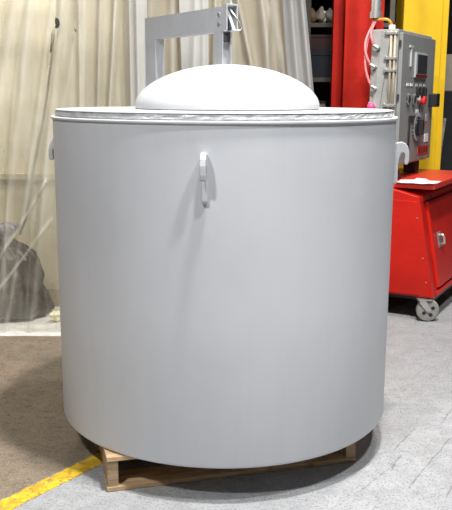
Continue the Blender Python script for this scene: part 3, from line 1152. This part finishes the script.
# main disconnect
bm = bmesh.new()
prism(bm, [(0.20, 1.09), (0.232, 1.09), (0.232, 1.295), (0.42, 1.295), (0.42, 1.335), (0.20, 1.335)], lambda a, b, e: (a * K, -0.008 * e, kz(b)))
ob('disconnect_bracket', bm, 'dark', pdoor, bevel=0.002)
knob('disconnect_base', 0.385 * K, kz(1.262), 0.068, 0.022, 'black', 'bezel')
bm = bmesh.new()
box(bm, 0.385 * K - .018, 0.385 * K + .018, -0.055, -0.021, kz(1.262) - 0.055, kz(1.262) + 0.055)
ob('disconnect_handle', bm, 'black', pdoor, bevel=0.006)
knob('red_indicator', 0.475 * K, kz(1.266), 0.030, 0.03, 'redknob')
bm = bmesh.new()
box(bm, 0.36 * K, 0.44 * K, -0.004, 0, kz(1.352), kz(1.372))
ob('name_tag', bm, 'white', pdoor)
bm = bmesh.new()
box(bm, 0.60 * K, 0.69 * K, -0.003, 0, kz(1.150), kz(1.205))
ob('paper_label', bm, 'white', pdoor)
bm = bmesh.new()
box(bm, 0.60 * K, 0.645 * K, -0.003, 0, kz(1.29), kz(1.34))
ob('paper_label', bm, 'bezel', pdoor)
bm = bmesh.new()
box(bm, 0.452 * K, 0.705 * K, -0.003, 0, kz(1.072), kz(1.128))
rl = ob('warning_label', bm, 'redlab', pdoor)
for a, b_ in ((0.47, 0.50), (0.535, 0.555), (0.58, 0.62), (0.645, 0.685)):
    bm = bmesh.new()
    box(bm, a * K, b_ * K, -0.0042, -0.003, kz(1.082), kz(1.118))
    ob('label_print', bm, 'redprint', rl)

# fittings on the end face (x = 0 plane, towards the camera)
bm = bmesh.new()
hexa(bm, [(x, y_, z) for x in (-0.016, -0.001) for y_, z in ((0.075, 1.865), (0.128, 1.865), (0.145, 1.30), (0.198, 1.30))][0:0] or
     [(-0.016, 0.150, 1.20), (-0.016, 0.070, 1.868), (-0.016, 0.200, 1.20), (-0.016, 0.125, 1.868),
      (-0.001, 0.150, 1.20), (-0.001, 0.070, 1.868), (-0.001, 0.200, 1.20), (-0.001, 0.125, 1.868)])
ob('slanted_brace', bm, 'panel_lt', pan, bevel=0.002)
for y_ in (0.040, 0.066):
    bm = bmesh.new()
    tube(bm, [(-0.022, y_, kz(1.38)), (-0.022, y_, kz(1.60)), (-0.022, y_, kz(1.845))], 0.0085, 10)
    ob('tan_tube', bm, 'brass', pan, smooth=True)


def fitting(y_, z, w_=0.04):
    bm = bmesh.new()
    tube(bm, [(0.0, y_, z - 0.012), (-0.020, y_, z - 0.012), (-0.034, y_ + w_ * .05, z - 0.006), (-0.036, y_ + w_ * 0.3, z), (-0.036, y_ + w_ * 0.75, z + 0.008)], [0.011, 0.011, 0.013, 0.012, 0.009], 10)
    return ob('hose_fitting', bm, 'zinc', pan, smooth=True, auto=True)


FT = [(0.152, kz(1.755)), (0.170, kz(1.642)), (0.158, kz(1.512)), (0.165, kz(1.409))]
for y_, z in FT:
    fitting(y_, z)
for z in (1.830, 1.683, 1.611, 1.400):
    bm = bmesh.new()
    prism(bm, [(0.026, -.008), (0.098, -.008), (0.106, 0.0), (0.106, .014), (0.088, .014), (0.084, .008), (0.026, .008)], lambda a, b, e: (-0.036 + 0.0355 * e, a, kz(z) + b))
    ob('tube_clamp', bm, 'zinc', pan, bevel=0.002)
bm = bmesh.new()
bmesh.ops.create_uvsphere(bm, u_segments=16, v_segments=10, radius=0.027)
for v in bm.verts:
    v.co = Vector((v.co.x - 0.055, v.co.y + 0.172, v.co.z * 1.15 + kz(1.392)))
ob('valve_knob', bm, 'magenta', pan, smooth=True)

# conduit and hoses coming down to the end face; world -> cabinet local
ib = (Matrix.Translation((1.122, 5.300, 0.0)) @ Matrix.Rotation(RA, 4, 'Z')).inverted()


def lw(p):
    return ib @ Vector(p)


ce = Vector((0.972, 5.44, 1.955))
bm = bmesh.new()
tube(bm, [lw(ce + Vector((0, 0, h))) for h in (0, 0.04, 0.041, 0.9)], [0.040, 0.040, 0.032, 0.032], 16)
ob('conduit', bm, 'zinc', pan, smooth=True, auto=True)
b0 = lw(ce)
for i, (y_, z) in enumerate(FT[:3]):
    end = Vector((-0.036, y_ + 0.026, z + 0.008))
    bul = (0.03, 0.075, 0.085)[i]
    p1 = b0 + Vector((-0.02, bul * 0.5 - 0.004 * i, -0.08 - 0.02 * i))
    p2 = end + Vector((-0.02, bul, 0.10 + 0.03 * i))
    bm = bmesh.new()
    tube(bm, bez(b0 + Vector((0, 0.008 * (i - 1), 0)), p1, p2, end, 20), 0.0085, 8)
    ob('pink_hose', bm, 'pink', pan, smooth=True)
bm = bmesh.new()
tube(bm, bez(b0, b0 + Vector((-0.03, -0.03, -0.03)), Vector((0.03, 0.09, PZ1 + 0.10)), Vector((0.06, 0.09, PZ1 + 0.01)), 16), 0.0095, 8)
ob('orange_hose', bm, 'orange', pan, smooth=True)
bm = bmesh.new()
tube(bm, [(0.06, 0.09, PZ1 - 0.001), (0.06, 0.09, PZ1 + 0.030)], 0.022, 14)
ob('cable_gland', bm, 'white', pan, smooth=True, auto=True)
bm = bmesh.new()
tube(bm, bez((0.10, 0.10, PZ1), (0.10, 0.10, PZ1 + 0.07), (0.22, 0.12, PZ1 + 0.06), (0.24, 0.14, PZ1), 12), 0.012, 8)
ob('black_cable', bm, 'black', pan, smooth=True)

# ------------------------------------------------------------------ steel columns


def hbeam(bm, x0, x1, y0, y1, z0, z1, t=0.02):
    a, b = (x0 + x1) / 2 - t / 2, (x0 + x1) / 2 + t / 2
    prism(bm, [(x0, y0), (x1, y0), (x1, y0 + t), (b, y0 + t), (b, y1 - t), (x1, y1 - t), (x1, y1), (x0, y1), (x0, y1 - t), (a, y1 - t),
               (a, y0 + t), (x0, y0 + t)], lambda p, q, e: (p, q, (z0, z1)[e]))


bm = bmesh.new()
hbeam(bm, 0.838, 1.035, 5.90, 6.14, 0.012, 3.3)
red1 = thing('steel_column', 'wide red steel column behind the furnace beside the control cabinet', 'column', (0, 0, 0), group='red steel columns')
ob('beam', bm, 'red_steel', red1, bevel=0.003)
ob('base_plate', (lambda b: (box(b, 0.80, 1.07, 5.87, 6.18, 0.0, 0.0115), b)[1])(bmesh.new()), 'red_steel', red1)
bm = bmesh.new()
box(bm, 1.10, 1.16, 6.15, 6.30, 0.012, 3.3)
red3 = thing('steel_column', 'dark red strip of column seen above the top of the control cabinet', 'column', (0, 0, 0), group='red steel columns')
ob('beam', bm, 'red_steel', red3, bevel=0.003)
ob('base_plate', (lambda b: (box(b, 1.08, 1.18, 6.12, 6.34, 0.0, 0.0115), b)[1])(bmesh.new()), 'red_steel', red3)
bm = bmesh.new()
prism(bm, [(0.775, 6.05), (0.828, 6.05), (0.828, 6.06), (0.785, 6.06), (0.785, 6.12), (0.775, 6.12)], lambda a, b, s: (a, b, (0.012, 3.3)[s]))
red2 = thing('steel_column', 'narrow red steel upright next to the dark shelving', 'column', (0, 0, 0), group='red steel columns')
ob('beam', bm, 'red_steel', red2)
ob('base_plate', (lambda b: (box(b, 0.757, 0.797, 6.03, 6.14, 0.0, 0.0115), b)[1])(bmesh.new()), 'red_steel', red2)

yel = thing('steel_column', 'broad yellow steel column behind the control cabinet', 'column', (0, 0, 0))
bm = bmesh.new()
box(bm, 1.40, 1.710, 6.60, 6.90, 0.012, 3.3)
ob('beam', bm, 'yellow', yel, bevel=0.006)
bm = bmesh.new()
box(bm, 1.7115, 1.765, 6.63, 6.90, 0.012, 3.3)
ob('side_channel', bm, 'yellow', yel, bevel=0.004)
bm = bmesh.new()
box(bm, 1.38, 1.82, 6.56, 6.94, 0, 0.0115)
ob('base_plate', bm, 'yellow', yel)

# ------------------------------------------------------------------ dark shelving
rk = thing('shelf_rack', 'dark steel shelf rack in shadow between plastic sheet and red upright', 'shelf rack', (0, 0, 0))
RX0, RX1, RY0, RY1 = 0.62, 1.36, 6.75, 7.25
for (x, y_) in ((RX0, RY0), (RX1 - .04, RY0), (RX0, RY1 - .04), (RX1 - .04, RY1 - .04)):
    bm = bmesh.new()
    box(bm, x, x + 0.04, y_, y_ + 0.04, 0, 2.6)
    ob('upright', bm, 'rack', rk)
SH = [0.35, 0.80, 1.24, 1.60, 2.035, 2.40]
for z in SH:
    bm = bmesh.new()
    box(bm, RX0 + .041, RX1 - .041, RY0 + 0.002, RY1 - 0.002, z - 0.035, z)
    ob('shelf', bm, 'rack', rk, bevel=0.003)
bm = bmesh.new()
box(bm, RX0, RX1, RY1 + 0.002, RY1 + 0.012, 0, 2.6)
ob('rack_light_block', bm, 'hall', rk)  # panel added to block ambient light and keep the shelves dark


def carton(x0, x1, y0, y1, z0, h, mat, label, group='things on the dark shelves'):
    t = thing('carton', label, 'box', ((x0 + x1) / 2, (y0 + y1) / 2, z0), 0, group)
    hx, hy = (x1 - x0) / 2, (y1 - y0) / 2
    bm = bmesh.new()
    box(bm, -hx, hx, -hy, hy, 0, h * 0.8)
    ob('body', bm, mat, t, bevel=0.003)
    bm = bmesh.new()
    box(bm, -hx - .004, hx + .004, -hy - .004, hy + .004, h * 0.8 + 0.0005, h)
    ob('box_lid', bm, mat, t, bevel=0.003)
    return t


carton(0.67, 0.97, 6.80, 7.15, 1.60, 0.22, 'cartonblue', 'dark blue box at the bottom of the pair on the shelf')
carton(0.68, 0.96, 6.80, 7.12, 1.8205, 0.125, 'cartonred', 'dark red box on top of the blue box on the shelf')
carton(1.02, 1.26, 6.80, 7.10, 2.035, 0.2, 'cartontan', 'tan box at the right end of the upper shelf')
for i, (x, s, mt) in enumerate(((0.70, 0.034, 'cartontan'), (0.768, 0.036, 'rag'), (0.838, 0.034, 'rag'), (0.906, 0.036, 'cartontan'), (0.80, 0.034, 'white'))):
    bm = bmesh.new()
    bmesh.ops.create_icosphere(bm, subdivisions=3, radius=s)
    for v in bm.verts:
        v.co *= 1 + 0.4 * noise.noise(v.co * 30 + Vector((i * 7, 0, 0)))
        v.co.z *= 1.7
    mz = min(v.co.z for v in bm.verts)
    o = ob('rag_bundle', bm, mt)
    o.location = (x, 6.81 + 0.12 * (i == 4), 2.0355 - mz)
    tag(o, ['brown rag bundle at the left end of the upper shelf', 'pale rag bundle second from the plastic sheet on the upper shelf',
            'pale rag bundle in the middle of the upper shelf', 'brown rag bundle nearest the red upright on the upper shelf',
            'small white rag bundle behind the others on the upper shelf'][i], 'rag', 'rags on the upper shelf')
bm = bmesh.new()
lathe(bm, [(0, 0), (0.045, 0), (0.05, 0.01), (0.05, 0.10), (0.045, 0.115), (0.03, 0.125), (0.03, 0.15), (0, 0.15)], 24)
o = thing('jar', 'dim grey jar on the lower shelf just above the furnace rim', 'jar', (0.80, 6.84, 1.24))
ob('jar_body', bm, 'rag', o, smooth=True, auto=True)
bm = bmesh.new()
lathe(bm, [(0, 0.151), (0.034, 0.151), (0.034, 0.172), (0, 0.172)], 24)
ob('jar_cap', bm, 'dark', o)

# ------------------------------------------------------------------ things right of the yellow column
t = thing('locker', 'black locker with beige top section behind the yellow column', 'locker', (2.30, 8.2, 0))
bm = bmesh.new()
box(bm, -0.32, 0.40, 0, 0.5, 0.0, 1.50)
ob('locker_body', bm, 'black', t, bevel=0.006)
bm = bmesh.new()
box(bm, -0.32, 0.40, 0.02, 0.5, 1.5005, 1.86)
ob('top_section', bm, 'beige', t, bevel=0.006)
bm = bmesh.new()
box(bm, 0.03, 0.36, -0.012, -0.0005, 0.08, 1.45)
ob('locker_door', bm, 'dark', t, bevel=0.003)
bm = bmesh.new()
tube(bm, bez((1.935, 7.4, 0.0), (1.93, 7.4, 0.5), (1.935, 7.4, 0.75), (2.01, 7.5, 1.25), 14), 0.018, 10)
tag(ob('hose', bm, 'rag', smooth=True), 'pale hose standing up beside the yellow column', 'hose')
